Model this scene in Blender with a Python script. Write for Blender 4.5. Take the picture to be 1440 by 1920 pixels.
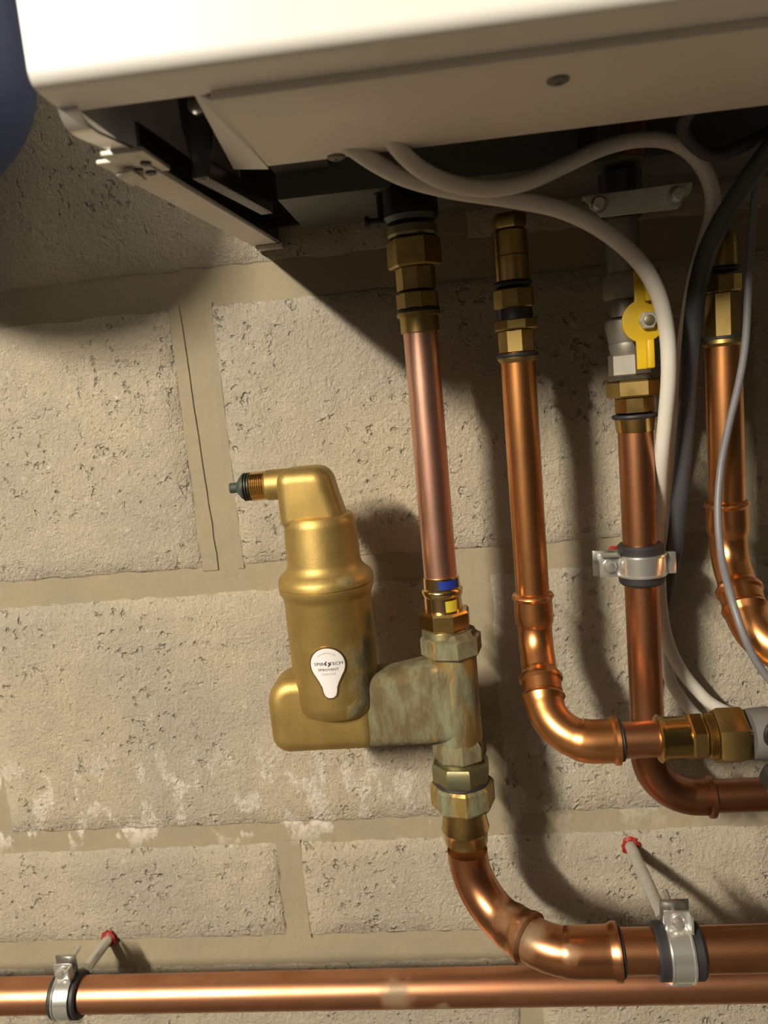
# Boiler pipework on a concrete-block wall.  Units in the tables below are millimetres:
# x to the right along the wall, y negative out of the wall, z up; the camera stands at x=0, z=0.
import bpy, bmesh, math, random
from mathutils import Vector, Matrix

for o in list(bpy.data.objects):
    bpy.data.objects.remove(o)
scene = bpy.context.scene
C = scene.collection

# ------------------------------------------------------------------ camera, world, light, exposure
cam_data = bpy.data.cameras.new('camera')
cam_data.sensor_fit = 'HORIZONTAL'
cam_data.sensor_width = 36.0
cam_data.lens = 36.25
cam_data.clip_start = 0.01
cam_data.dof.use_dof = True
cam_data.dof.focus_distance = 0.53
cam_data.dof.aperture_fstop = 12.0
cam = bpy.data.objects.new('camera', cam_data)
C.objects.link(cam)
cam.matrix_world = Matrix(((0.992466, 0.077360, 0.095004, 0.000000), (0.081511, 0.161995, -0.983419, -0.594000), (-0.091468, 0.983755, 0.154469, 0.000000), (0.000000, 0.000000, 0.000000, 1.000000)))
scene.camera = cam

world = bpy.data.worlds.new('world')
scene.world = world
world.use_nodes = True
bg = world.node_tree.nodes['Background']
bg.inputs['Color'].default_value = (1.0, 0.86, 0.66, 1)
bg.inputs['Strength'].default_value = 0.0

# fluorescent tube under the ceiling, running away from the wall: a row of small lamps along its length
for k in range(7):
    q = k / 6
    lamp_data = bpy.data.lights.new('ceiling_tube', 'POINT')
    lamp_data.shadow_soft_size = 0.055
    lamp_data.energy = 58
    lamp_data.color = (1.0, 0.88, 0.70)
    lamp = bpy.data.objects.new('ceiling_tube', lamp_data)
    C.objects.link(lamp)
    lamp.location = (-1.33 - 0.12 * q, -2.10 - 0.80 * q, 1.20)

scene.view_settings.view_transform = 'Standard'
scene.view_settings.look = 'None'
scene.view_settings.exposure = 0.18
scene.view_settings.gamma = 1.0
scene.view_settings.use_curve_mapping = False
scene.cycles.max_bounces = 6
scene.cycles.diffuse_bounces = 2
scene.cycles.use_adaptive_sampling = True
scene.cycles.adaptive_threshold = 0.03
scene.cycles.glossy_bounces = 4

# ------------------------------------------------------------------ helpers
MM = 0.001
rng = random.Random(7)

def tag(o, label=None, cat=None, group=None, kind=None):
    if label: o['label'] = label
    if cat: o['category'] = cat
    if group: o['group'] = group
    if kind: o['kind'] = kind
    return o

def thing(name, label, cat, loc, group=None):
    o = bpy.data.objects.new(name, None)
    o.empty_display_size = 0.02
    C.objects.link(o)
    o.location = Vector(loc) * MM
    o['root'] = 1
    del o['root']
    return tag(o, label, cat, group)

def root_loc(o):
    l = Vector((0, 0, 0))
    while o:
        l += o.location
        o = o.parent
    return l

def part(name, geo, mat, parent=None, angle=35, bevel=0, seg=2, label=None):
    """one mesh object from (verts in mm, faces)"""
    verts, faces = geo
    off = root_loc(parent) if parent else Vector((0, 0, 0))
    me = bpy.data.meshes.new(name)
    me.from_pydata([tuple(Vector(v) * MM - off) for v in verts], [], faces)
    bm = bmesh.new(); bm.from_mesh(me)
    bmesh.ops.recalc_face_normals(bm, faces=bm.faces[:])
    if bevel:
        ed = [e for e in bm.edges if len(e.link_faces) == 2 and e.calc_face_angle(0) > 0.5]
        bmesh.ops.bevel(bm, geom=ed, offset=bevel * MM, segments=seg, profile=0.5, affect='EDGES', clamp_overlap=True)
    bm.to_mesh(me); bm.free()
    for p in me.polygons: p.use_smooth = True
    me.set_sharp_from_angle(angle=math.radians(angle))
    me.materials.append(M[mat])
    o = bpy.data.objects.new(name, me)
    C.objects.link(o)
    if parent: o.parent = parent
    if label: o['label'] = label
    return o

def frame(axis, up=None):
    a = Vector(axis).normalized()
    u = Vector(up) if up else (Vector((0, -1, 0)) if abs(a.y) < 0.9 else Vector((1, 0, 0)))
    u = (u - a * u.dot(a)).normalized()
    return a, u, a.cross(u)

def lathe(origin, axis, prof, n=36, rot=0.0, up=None):
    """prof: [(distance along axis, radius)]; n=6 makes a hexagon"""
    a, u, w = frame(axis, up)
    o = Vector(origin); V = []; Fs = []
    for s, r in prof:
        for k in range(n):
            t = rot + 2 * math.pi * k / n
            V.append(tuple(o + a * s + (u * math.cos(t) + w * math.sin(t)) * r))
    m = len(prof)
    for i in range(m - 1):
        for k in range(n):
            k2 = (k + 1) % n
            Fs.append((i * n + k, i * n + k2, (i + 1) * n + k2, (i + 1) * n + k))
    Fs.append(tuple(range(n))[::-1]); Fs.append(tuple(range((m - 1) * n, m * n)))
    return V, Fs

def vlathe(x, y, prof, n=36, rot=0.0):
    """vertical lathe with absolute heights: prof [(z, r)]"""
    return lathe((x, y, 0), (0, 0, 1), prof, n, rot)

def hexz(x, y, z0, z1, r, rot=0.26, ch=1.2, n=6):
    if z0 > z1: z0, z1 = z1, z0
    return vlathe(x, y, [(z0, r * 0.93), (z0 + ch, r), (z1 - ch, r), (z1, r * 0.93)], n, rot)

def hexx(y, z, x0, x1, r, rot=0.2, ch=1.2):
    return lathe((0, y, z), (1, 0, 0), [(x0, r * 0.93), (x0 + ch, r), (x1 - ch, r), (x1, r * 0.93)], 6, rot)

def join(*geos):
    V = []; Fs = []
    for v, f in geos:
        b = len(V); V += list(v); Fs += [tuple(i + b for i in q) for q in f]
    return V, Fs

def box(x0, x1, y0, y1, z0, z1):
    V = [(x, y, z) for x in (x0, x1) for y in (y0, y1) for z in (z0, z1)]
    return V, [(0, 1, 3, 2), (4, 6, 7, 5), (0, 4, 5, 1), (2, 3, 7, 6), (0, 2, 6, 4), (1, 5, 7, 3)]

def obox(c, ax, ay, az, hx, hy, hz):
    c = Vector(c); ax = Vector(ax).normalized(); ay = Vector(ay).normalized(); az = Vector(az).normalized()
    V = [tuple(c + ax * i * hx + ay * j * hy + az * k * hz) for i in (-1, 1) for j in (-1, 1) for k in (-1, 1)]
    return V, box(0, 1, 0, 1, 0, 1)[1]

def prism(poly, y0, y1):
    """silhouette [(x, z)] extruded along y"""
    n = len(poly)
    V = [(x, y0, z) for x, z in poly] + [(x, y1, z) for x, z in poly]
    Fs = [tuple(range(n)), tuple(range(n, 2 * n))[::-1]]
    for k in range(n): Fs.append((k, (k + 1) % n, n + (k + 1) % n, n + k))
    return V, Fs

def pillow(poly, y0, y1, r, seg=6):
    """silhouette [(x, z)] extruded along y with a full round of radius r on both rims"""
    n = len(poly); P_ = [Vector(p) for p in poly]
    area = sum(P_[i - 1].x * P_[i].y - P_[i].x * P_[i - 1].y for i in range(n))
    sg = 1 if area > 0 else -1
    nor = []
    for i in range(n):
        a = P_[i] - P_[i - 1]; b = P_[(i + 1) % n] - P_[i]
        na = Vector((-a.y, a.x)).normalized() * sg; nb = Vector((-b.y, b.x)).normalized() * sg
        m = (na + nb); k = m.length_squared
        nor.append(m * (2 / k) if k > 0.3 else m.normalized())
    lay = []
    for k in range(seg + 1):
        t = math.pi / 2 * k / seg; lay.append((r * (1 - math.sin(t)), y0 + r * (1 - math.cos(t))))
    for k in range(seg, -1, -1):
        t = math.pi / 2 * k / seg; lay.append((r * (1 - math.sin(t)), y1 - r * (1 - math.cos(t))))
    V = [(P_[i].x + nor[i].x * d, y, P_[i].y + nor[i].y * d) for d, y in lay for i in range(n)]
    Fs = []
    for L_ in range(len(lay) - 1):
        for k in range(n):
            Fs.append((L_ * n + k, L_ * n + (k + 1) % n, (L_ + 1) * n + (k + 1) % n, (L_ + 1) * n + k))
    Fs += [tuple(range(n)), tuple(range((len(lay) - 1) * n, len(lay) * n))[::-1]]
    return V, Fs

def rounded(poly, r, seg=6):
    """round the corners of a 2D polygon; r a number or a list"""
    out = []; n = len(poly)
    for i in range(n):
        p = Vector(poly[i]); a = Vector(poly[i - 1]) - p; b = Vector(poly[(i + 1) % n]) - p
        rr = r[i] if isinstance(r, (list, tuple)) else r
        if rr <= 0: out.append(tuple(p)); continue
        ang = a.angle(b); d = min(rr / math.tan(ang / 2), a.length * .49, b.length * .49); rr = d * math.tan(ang / 2)
        a.normalize(); b.normalize()
        c = p + (a + b).normalized() * (rr / math.sin(ang / 2))
        s = p + a * d - c; e = p + b * d - c
        t0 = math.atan2(s.y, s.x); t1 = math.atan2(e.y, e.x)
        dt = (t1 - t0 + math.pi) % (2 * math.pi) - math.pi
        for k in range(seg + 1):
            t = t0 + dt * k / seg
            out.append((c.x + rr * math.cos(t), c.y + rr * math.sin(t)))
    return out

class Path:
    """3D polyline with filleted corners, measured by arc length"""
    def __init__(self, corners, radii, step=2.0):
        cs = [Vector(c) for c in corners]; pts = [cs[0]]
        for i in range(1, len(cs) - 1):
            p = cs[i]; a = (cs[i - 1] - p).normalized(); b = (cs[i + 1] - p).normalized()
            ang = a.angle(b); R = radii[i - 1]; d = R / math.tan(ang / 2)
            c = p + (a + b).normalized() * (R / math.sin(ang / 2))
            s = p + a * d - c; e = p + b * d - c; tot = s.angle(e); N = max(6, int(tot * R / step))
            for k in range(N + 1):
                t = k / N
                pts.append(c + (s * math.sin((1 - t) * tot) + e * math.sin(t * tot)) / math.sin(tot))
        pts.append(cs[-1])
        self.set(pts)
    def set(self, pts):
        self.p = pts; self.s = [0.0]
        for a, b in zip(pts, pts[1:]): self.s.append(self.s[-1] + (b - a).length)
        self.L = self.s[-1]
    def at(self, s):
        s = max(0, min(self.L, s))
        for i in range(len(self.p) - 1):
            if s <= self.s[i + 1]:
                t = (s - self.s[i]) / max(1e-9, self.s[i + 1] - self.s[i])
                return self.p[i].lerp(self.p[i + 1], t)
        return self.p[-1]
    def near(self, q):
        q = Vector(q); best = (1e9, 0)
        for k in range(1200):
            s = self.L * k / 1199
            d = (self.at(s) - q).length
            if d < best[0]: best = (d, s)
        return best[1]
    def tan(self, s):
        return (self.at(s + .6) - self.at(s - .6)).normalized()

def smooth_path(pts, sub=8):
    P_ = [Vector(p) for p in pts]; P_ = [P_[0] * 2 - P_[1]] + P_ + [P_[-1] * 2 - P_[-2]]; out = []
    for i in range(1, len(P_) - 2):
        for k in range(sub):
            t = k / sub; a, b, c, d = P_[i - 1], P_[i], P_[i + 1], P_[i + 2]
            out.append(0.5 * ((2 * b) + (c - a) * t + (2 * a - 5 * b + 4 * c - d) * t * t + (3 * b - a - 3 * c + d) * t ** 3))
    out.append(P_[-2])
    q = Path.__new__(Path); q.set(out)
    return q

def sweep(path, knots, n=28, step=2.5):
    """tube along path; knots [(arc length, radius)] interpolated linearly"""
    ss = []
    for (a, _), (b, _) in zip(knots, knots[1:]):
        N = max(1, int((b - a) / step))
        ss += [a + (b - a) * k / N for k in range(N)]
    ss.append(knots[-1][0])
    def rad(s):
        for (a, ra), (b, rb) in zip(knots, knots[1:]):
            if s <= b + 1e-6: return ra + (rb - ra) * (s - a) / max(1e-6, b - a)
        return knots[-1][1]
    V = []; Fs = []
    t = path.tan(ss[0]); u = frame(t)[1]
    for i, s in enumerate(ss):
        t2 = path.tan(s)
        u = (t.rotation_difference(t2) @ u); u = (u - t2 * u.dot(t2)).normalized(); t = t2
        w = t.cross(u); p = path.at(s); r = rad(s)
        for k in range(n):
            a = 2 * math.pi * k / n
            V.append(tuple(p + (u * math.cos(a) + w * math.sin(a)) * r))
    m = len(ss)
    for i in range(m - 1):
        for k in range(n):
            k2 = (k + 1) % n
            Fs.append((i * n + k, i * n + k2, (i + 1) * n + k2, (i + 1) * n + k))
    Fs.append(tuple(range(n))[::-1]); Fs.append(tuple(range((m - 1) * n, m * n)))
    return V, Fs

def torus(c, axis, R, r, n=40, m=10):
    a, u, w = frame(axis); c = Vector(c); V = []; Fs = []
    for i in range(n):
        t = 2 * math.pi * i / n; d = u * math.cos(t) + w * math.sin(t)
        for j in range(m):
            q = 2 * math.pi * j / m
            V.append(tuple(c + d * (R + r * math.cos(q)) + a * r * math.sin(q)))
    for i in range(n):
        for j in range(m):
            i2 = (i + 1) % n; j2 = (j + 1) % m
            Fs.append((i * m + j, i2 * m + j, i2 * m + j2, i * m + j2))
    return V, Fs

def arc_patch(x, y, z0, z1, r, a0, a1, th=0.25, n=14):
    """thin curved sticker on a vertical cylinder, angles in degrees (-90 faces the room)"""
    V = []; Fs = []
    for rr in (r, r + th):
        for z in (z0, z1):
            for k in range(n + 1):
                t = math.radians(a0 + (a1 - a0) * k / n)
                V.append((x + rr * math.cos(t), y + rr * math.sin(t), z))
    m = n + 1
    for k in range(n):
        Fs += [(k, k + 1, m + k + 1, m + k), (2 * m + k, 3 * m + k, 3 * m + k + 1, 2 * m + k + 1),
               (k, 2 * m + k, 2 * m + k + 1, k + 1), (m + k, m + k + 1, 3 * m + k + 1, 3 * m + k)]
    Fs += [(0, m, 3 * m, 2 * m), (n, 2 * m + n, 3 * m + n, m + n)]
    return V, Fs

# ------------------------------------------------------------------ materials
M = {}
def nodes_of(name):
    m = bpy.data.materials.new(name); m.use_nodes = True; M[name] = m
    nt = m.node_tree
    return m, nt, nt.nodes['Principled BSDF']

def N(nt, kind, **kw):
    n = nt.nodes.new(kind)
    for k, v in kw.items():
        if k.startswith('i_'):
            key = k[2:].replace('_', ' ')
            n.inputs[int(key) if key.isdigit() else key].default_value = v
        else: setattr(n, k, v)
    return n

def ramp(nt, stops):
    n = nt.nodes.new('ShaderNodeValToRGB'); cr = n.color_ramp
    while len(cr.elements) < len(stops): cr.elements.new(0.5)
    for e, (p, c) in zip(cr.elements, stops):
        e.position = p; e.color = (c, c, c, 1) if isinstance(c, (int, float)) else (*c, 1)
    return n

def noise(nt, scale, detail=4, rough=0.55, vec=None, dist=0.0):
    n = N(nt, 'ShaderNodeTexNoise'); n.inputs['Scale'].default_value = scale
    n.inputs['Detail'].default_value = detail; n.inputs['Roughness'].default_value = rough; n.inputs['Distortion'].default_value = dist
    if vec is None:
        g = N(nt, 'ShaderNodeNewGeometry'); vec = g.outputs['Position']
    nt.links.new(vec, n.inputs['Vector'])
    return n.outputs['Fac']

def mixc(nt, fac, a, b):
    n = N(nt, 'ShaderNodeMix', data_type='RGBA')
    for key, v in ((6, a), (7, b)):
        if hasattr(v, 'is_linked'): nt.links.new(v, n.inputs[key])
        else: n.inputs[key].default_value = (*v, 1)
    if hasattr(fac, 'is_linked'): nt.links.new(fac, n.inputs[0])
    else: n.inputs[0].default_value = fac
    return n.outputs[2]

def math_(nt, op, a, b=0.0, clamp=False):
    n = N(nt, 'ShaderNodeMath', operation=op); n.use_clamp = clamp
    for i, v in enumerate((a, b)):
        if hasattr(v, 'is_linked'): nt.links.new(v, n.inputs[i])
        else: n.inputs[i].default_value = v
    return n.outputs[0]

def rampf(nt, fac, stops):
    r = ramp(nt, stops); nt.links.new(fac, r.inputs[0]); return r.outputs[0]

def bump(nt, height, strength, distance, prev=None):
    b = N(nt, 'ShaderNodeBump'); b.inputs['Strength'].default_value = strength; b.inputs['Distance'].default_value = distance
    nt.links.new(height, b.inputs['Height'])
    if prev is not None: nt.links.new(prev, b.inputs['Normal'])
    return b.outputs['Normal']

def near_mask(nt, centre_mm, radius_mm, wobble=0.5, scale=60):
    """1 around a point on the object, fading raggedly: the shape of a stain"""
    g = N(nt, 'ShaderNodeNewGeometry')
    d = N(nt, 'ShaderNodeVectorMath', operation='DISTANCE'); nt.links.new(g.outputs['Position'], d.inputs[0])
    d.inputs[1].default_value = tuple(c * MM for c in centre_mm)
    q = math_(nt, 'DIVIDE', d.outputs['Value'], radius_mm * MM)
    w = math_(nt, 'MULTIPLY', math_(nt, 'SUBTRACT', noise(nt, scale, 4, .68), 0.5), wobble * 3.6)
    return rampf(nt, math_(nt, 'ADD', q, w), [(0.35, 1.0), (1.1, 0.0)])

def simple(name, col, rough=0.5, metal=0.0, var=0.0, vscale=30, bmp=0.0, bscale=200, spec=None, col2=None):
    m, nt, b = nodes_of(name)
    b.inputs['Metallic'].default_value = metal; b.inputs['Roughness'].default_value = rough
    if spec is not None: b.inputs['Specular IOR Level'].default_value = spec
    if var or col2:
        c2 = col2 or tuple(c * (1 - var) for c in col)
        f = rampf(nt, noise(nt, vscale, 5, .6), [(0.35, 0.0), (0.68, 1.0)])
        nt.links.new(mixc(nt, f, col, c2), b.inputs['Base Color'])
        r = N(nt, 'ShaderNodeMapRange'); r.inputs['To Min'].default_value = rough * 0.85; r.inputs['To Max'].default_value = min(1, rough * 1.25)
        nt.links.new(f, r.inputs['Value']); nt.links.new(r.outputs[0], b.inputs['Roughness'])
    else:
        b.inputs['Base Color'].default_value = (*col, 1)
    if bmp:
        nt.links.new(bump(nt, noise(nt, bscale, 4, .6), bmp, 0.0006), b.inputs['Normal'])
    return m

def lime(nt, col, g):
    """lime bloom: a ragged band of white runs low on the third course and over the joint below it"""
    L = nt.links
    sep = N(nt, 'ShaderNodeSeparateXYZ'); L.new(g.outputs['Position'], sep.inputs[0])
    mp = N(nt, 'ShaderNodeMapping'); mp.inputs['Scale'].default_value = (1.0, 1.0, 0.55); L.new(g.outputs['Position'], mp.inputs['Vector'])
    blot = rampf(nt, noise(nt, 48, 3, .6, mp.outputs[0]), [(0.53, 0.0), (0.575, 1.0)])
    fil = rampf(nt, noise(nt, 260, 1, .65), [(0.36, 0.35), (0.58, 1.0)])
    zz = rampf(nt, math_(nt, 'MULTIPLY', math_(nt, 'ADD', sep.outputs['Z'], 0.40), 5.0, True), [(0.13, 0.0), (0.22, 1.0), (0.44, 1.0), (0.66, 0.0)])
    xx = rampf(nt, math_(nt, 'ADD', math_(nt, 'MULTIPLY', sep.outputs['X'], 1.2), 0.5, True), [(0.34, 1.0), (0.62, 0.35), (0.9, 0.2)])
    m = math_(nt, 'MULTIPLY', math_(nt, 'MULTIPLY', blot, fil), math_(nt, 'MULTIPLY', zz, xx))
    return mixc(nt, math_(nt, 'MULTIPLY', m, 0.72), col, (0.76, 0.72, 0.66))

def block_material():
    m, nt, b = nodes_of('concrete_block')
    L = nt.links
    big = rampf(nt, noise(nt, 9, 1, .5), [(0.35, 0.0), (0.65, 1.0)])
    col = mixc(nt, big, (0.46, 0.425, 0.355), (0.58, 0.515, 0.40))
    warm = rampf(nt, noise(nt, 5.5, 1, .5), [(0.48, 0.0), (0.66, 1.0)])
    col = mixc(nt, math_(nt, 'MULTIPLY', warm, 0.5), col, (0.58, 0.49, 0.355))
    mid = rampf(nt, noise(nt, 55, 3, .65), [(0.36, 0.0), (0.7, 1.0)])
    col = mixc(nt, math_(nt, 'MULTIPLY', mid, 0.45), col, (0.40, 0.37, 0.305))
    # pale aggregate grains
    vor = N(nt, 'ShaderNodeTexVoronoi'); vor.inputs['Scale'].default_value = 95; vor.inputs['Randomness'].default_value = 1
    g = N(nt, 'ShaderNodeNewGeometry'); L.new(g.outputs['Position'], vor.inputs['Vector'])
    grain = math_(nt, 'MULTIPLY', rampf(nt, vor.outputs['Distance'], [(0.10, 1.0), (0.24, 0.0)]), rampf(nt, noise(nt, 40, 1, .5), [(0.52, 0.0), (0.64, 1.0)]))
    col = mixc(nt, math_(nt, 'MULTIPLY', grain, 0.55), col, (0.78, 0.73, 0.63))
    fine = noise(nt, 700, 1, .7)
    col = mixc(nt, math_(nt, 'MULTIPLY', rampf(nt, fine, [(0.4, 0.0), (0.75, 1.0)]), 0.5), col, (0.35, 0.32, 0.265))
    col = lime(nt, col, g)
    L.new(col, b.inputs['Base Color'])
    b.inputs['Roughness'].default_value = 0.95; b.inputs['Specular IOR Level'].default_value = 0.15
    # open pores: small, scattered, in patches
    v2 = N(nt, 'ShaderNodeTexVoronoi'); v2.inputs['Scale'].default_value = 150; v2.inputs['Randomness'].default_value = 1
    wob = N(nt, 'ShaderNodeMix', data_type='VECTOR'); wob.inputs[0].default_value = 0.012
    nz = N(nt, 'ShaderNodeTexNoise'); nz.inputs['Scale'].default_value = 160; L.new(g.outputs['Position'], nz.inputs['Vector'])
    L.new(g.outputs['Position'], wob.inputs[4]); L.new(nz.outputs['Color'], wob.inputs[5]); L.new(wob.outputs[1], v2.inputs['Vector'])
    hole = rampf(nt, v2.outputs['Distance'], [(0.16, 1.0), (0.42, 0.0)])
    pick = rampf(nt, noise(nt, 85, 1, .6), [(0.50, 0.0), (0.58, 1.0)])
    patch = rampf(nt, noise(nt, 14, 0, .5), [(0.36, 0.1), (0.6, 1.0)])
    pp = math_(nt, 'MULTIPLY', math_(nt, 'MULTIPLY', hole, pick), patch)
    n0 = bump(nt, noise(nt, 40, 1, .5), 0.6, 0.004)
    n1 = bump(nt, noise(nt, 260, 4, .75), 1.0, 0.0033, n0)
    n2 = bump(nt, math_(nt, 'SUBTRACT', 1.0, pp), 0.9, 0.0027, n1)
    L.new(n2, b.inputs['Normal'])

def mortar_material():
    m, nt, b = nodes_of('mortar')
    f = rampf(nt, noise(nt, 16, 4, .55), [(0.35, 0.0), (0.68, 1.0)])
    col = mixc(nt, f, (0.345, 0.295, 0.205), (0.30, 0.268, 0.20))
    sp = rampf(nt, noise(nt, 300, 3, .6), [(0.35, 0.0), (0.7, 1.0)])
    col = mixc(nt, math_(nt, 'MULTIPLY', sp, 0.25), col, (0.27, 0.24, 0.175))
    g = N(nt, 'ShaderNodeNewGeometry')
    col = lime(nt, col, g)
    nt.links.new(col, b.inputs['Base Color'])
    b.inputs['Roughness'].default_value = 0.95; b.inputs['Specular IOR Level'].default_value = 0.15
    n1 = bump(nt, noise(nt, 90, 4, .65), 0.6, 0.002)
    nt.links.new(n1, b.inputs['Normal'])

def copper_material(name, c1, c2, rough, stain=None, green=0.0):
    m, nt, b = nodes_of(name)
    f = rampf(nt, noise(nt, 28, 5, .6), [(0.38, 0.0), (0.66, 1.0)])
    col = mixc(nt, f, c1, c2)
    met = 1.0
    if stain:
        msk = None
        for c, r in stain:
            k = near_mask(nt, c, r, .45, 70)
            msk = k if msk is None else math_(nt, 'MAXIMUM', msk, k)
        msk = math_(nt, 'MULTIPLY', msk, 0.75)
        col = mixc(nt, msk, col, (0.20, 0.19, 0.13))
        nt.links.new(math_(nt, 'SUBTRACT', 1.0, math_(nt, 'MULTIPLY', msk, 0.9)), b.inputs['Metallic'])
    else: b.inputs['Metallic'].default_value = met
    nt.links.new(col, b.inputs['Base Color'])
    r = N(nt, 'ShaderNodeMapRange'); r.inputs['To Min'].default_value = rough * 0.93; r.inputs['To Max'].default_value = rough * 1.1
    nt.links.new(f, r.inputs['Value']); nt.links.new(r.outputs[0], b.inputs['Roughness'])
    nt.links.new(bump(nt, noise(nt, 60, 2, .4), 0.03, 0.0006), b.inputs['Normal'])

def patina_material(name, base, green_amt, stains=None, rough=0.5, metal=0.82):
    """cast brass with verdigris"""
    m, nt, b = nodes_of(name)
    mp = N(nt, 'ShaderNodeMapping'); mp.inputs['Scale'].default_value = (1.0, 1.0, 0.35)
    g = N(nt, 'ShaderNodeNewGeometry'); nt.links.new(g.outputs['Position'], mp.inputs['Vector'])
    if stains:
        msk = None
        for c, r in stains:
            k = near_mask(nt, c, r, .5, 75)
            msk = k if msk is None else math_(nt, 'MAXIMUM', msk, k)
    else:
        msk = rampf(nt, noise(nt, 65, 5, .6, mp.outputs[0]), [(0.62 - green_amt * .35, 0.0), (0.74 - green_amt * .35, 1.0)])
    gcol = mixc(nt, rampf(nt, noise(nt, 85, 7, .72, mp.outputs[0]), [(0.42, 0.0), (0.66, 1.0)]), (0.055, 0.05, 0.032), (0.185, 0.235, 0.175))
    dull = mixc(nt, rampf(nt, noise(nt, 45, 4, .6), [(0.35, 0.0), (0.65, 1.0)]), base, tuple(c * 0.8 for c in base))
    msk = math_(nt, 'MULTIPLY', msk, 0.8)
    nt.links.new(mixc(nt, msk, dull, gcol), b.inputs['Base Color'])
    nt.links.new(math_(nt, 'MULTIPLY', math_(nt, 'SUBTRACT', 1.0, msk), metal), b.inputs['Metallic'])
    nt.links.new(math_(nt, 'ADD', math_(nt, 'MULTIPLY', msk, 0.4), rough), b.inputs['Roughness'])
    n1 = bump(nt, noise(nt, 900, 2, .5), 0.18, 0.0004)
    nt.links.new(bump(nt, math_(nt, 'MULTIPLY', msk, noise(nt, 240, 5, .65)), 0.55, 0.0012, n1), b.inputs['Normal'])

block_material(); mortar_material()
simple('floor_concrete', (0.10, 0.088, 0.073), 0.9, var=.3, vscale=3)
simple('ceiling_paint', (0.30, 0.29, 0.27), 0.9, var=.1, vscale=3)
simple('room_paint', (0.022, 0.021, 0.02), 0.9, var=.2, vscale=3)
simple('white_enamel', (0.85, 0.85, 0.84), 0.35)
simple('cream_sheet', (0.82, 0.79, 0.73), 0.45, var=.06, vscale=8)
simple('dark_interior', (0.035, 0.034, 0.036), 0.7)
simple('grey_rail', (0.20, 0.205, 0.20), 0.5, 0.6, var=.2)
simple('dark_steel', (0.10, 0.10, 0.11), 0.38, 0.9)
simple('zinc', (0.62, 0.62, 0.60), 0.3, 1.0, var=.2, vscale=90)
simple('zinc_bright', (0.80, 0.80, 0.78), 0.27, 0.85)
simple('zinc_matt', (0.62, 0.61, 0.57), 0.5, 0.5, var=.2, vscale=120)
simple('nickel', (0.34, 0.32, 0.28), 0.5, 0.7, var=.12, vscale=60)
simple('rubber', (0.022, 0.021, 0.024), 0.55)
simple('black_plastic', (0.015, 0.015, 0.016), 0.45)
simple('grey_plastic', (0.16, 0.155, 0.15), 0.5, var=.2)
simple('cable_pale', (0.70, 0.67, 0.62), 0.5)
simple('cable_white', (0.80, 0.78, 0.75), 0.45)
simple('cable_dark', (0.055, 0.058, 0.07), 0.5)
simple('cable_grey', (0.17, 0.17, 0.19), 0.45)
simple('blue_paint', (0.04, 0.062, 0.155), 0.42)
simple('yellow_paint', (0.70, 0.46, 0.015), 0.42, var=.1)
simple('yellow_sticker', (0.58, 0.46, 0.04), 0.5)
simple('blue_sticker', (0.015, 0.035, 0.30), 0.45)
simple('red_plastic', (0.34, 0.022, 0.012), 0.5, var=.35, vscale=150, bmp=.4, bscale=400)
simple('label_white', (0.80, 0.78, 0.80), 0.4)
simple('label_ink', (0.03, 0.03, 0.04), 0.6)
simple('ink_faint', (0.30, 0.27, 0.33), 0.6)
simple('verdigris_plug', (0.065, 0.09, 0.075), 0.6, 0.3, var=.3, vscale=200)
simple('brass_thread_dark', (0.05, 0.05, 0.035), 0.5, 0.5)
simple('zinc_pale', (0.66, 0.66, 0.62), 0.5, var=.15, vscale=120)
simple('brass', (0.62, 0.43, 0.16), 0.26, 1.0, var=.25, vscale=45)
simple('brass_bright', (0.86, 0.62, 0.30), 0.18, 1.0, var=.12, vscale=60)
simple('brass_dull', (0.50, 0.36, 0.13), 0.38, 1.0, var=.3, vscale=60)
simple('brass_olive', (0.33, 0.27, 0.12), 0.42, 0.85, col2=(0.22, 0.23, 0.15), vscale=70)
copper_material('copper_new', (0.84, 0.50, 0.38), (0.76, 0.42, 0.31), 0.36)
copper_material('copper_warm', (0.78, 0.37, 0.15), (0.66, 0.29, 0.10), 0.32)
copper_material('copper_brown', (0.56, 0.26, 0.13), (0.42, 0.19, 0.09), 0.36)
copper_material('copper_dark', (0.36, 0.16, 0.08), (0.25, 0.11, 0.06), 0.36)
copper_material('copper_bottom', (0.62, 0.31, 0.18), (0.50, 0.23, 0.12), 0.38, stain=[((-75, -74, -455), 16), ((-40, -74, -470), 10)])
copper_material('copper_stained', (0.58, 0.27, 0.13), (0.48, 0.21, 0.10), 0.30, stain=[((8, -120, -345), 17), ((25, -130, -362), 15), ((48, -150, -360), 8)])
patina_material('gold_cast', (0.52, 0.37, 0.125), 0.0, stains=[((-66, -106, -172), 17), ((-70, -106, -192), 16), ((-64, -95, -205), 20), ((-62, -100, -150), 9), ((-75, -112, -208), 9)])
patina_material('gold_neck', (0.52, 0.37, 0.125), 0.0, stains=[((-72, -116, -117), 8)])
patina_material('patina_heavy', (0.50, 0.34, 0.12), 1.0)
patina_material('patina_some', (0.44, 0.31, 0.11), 0.55)

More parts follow.
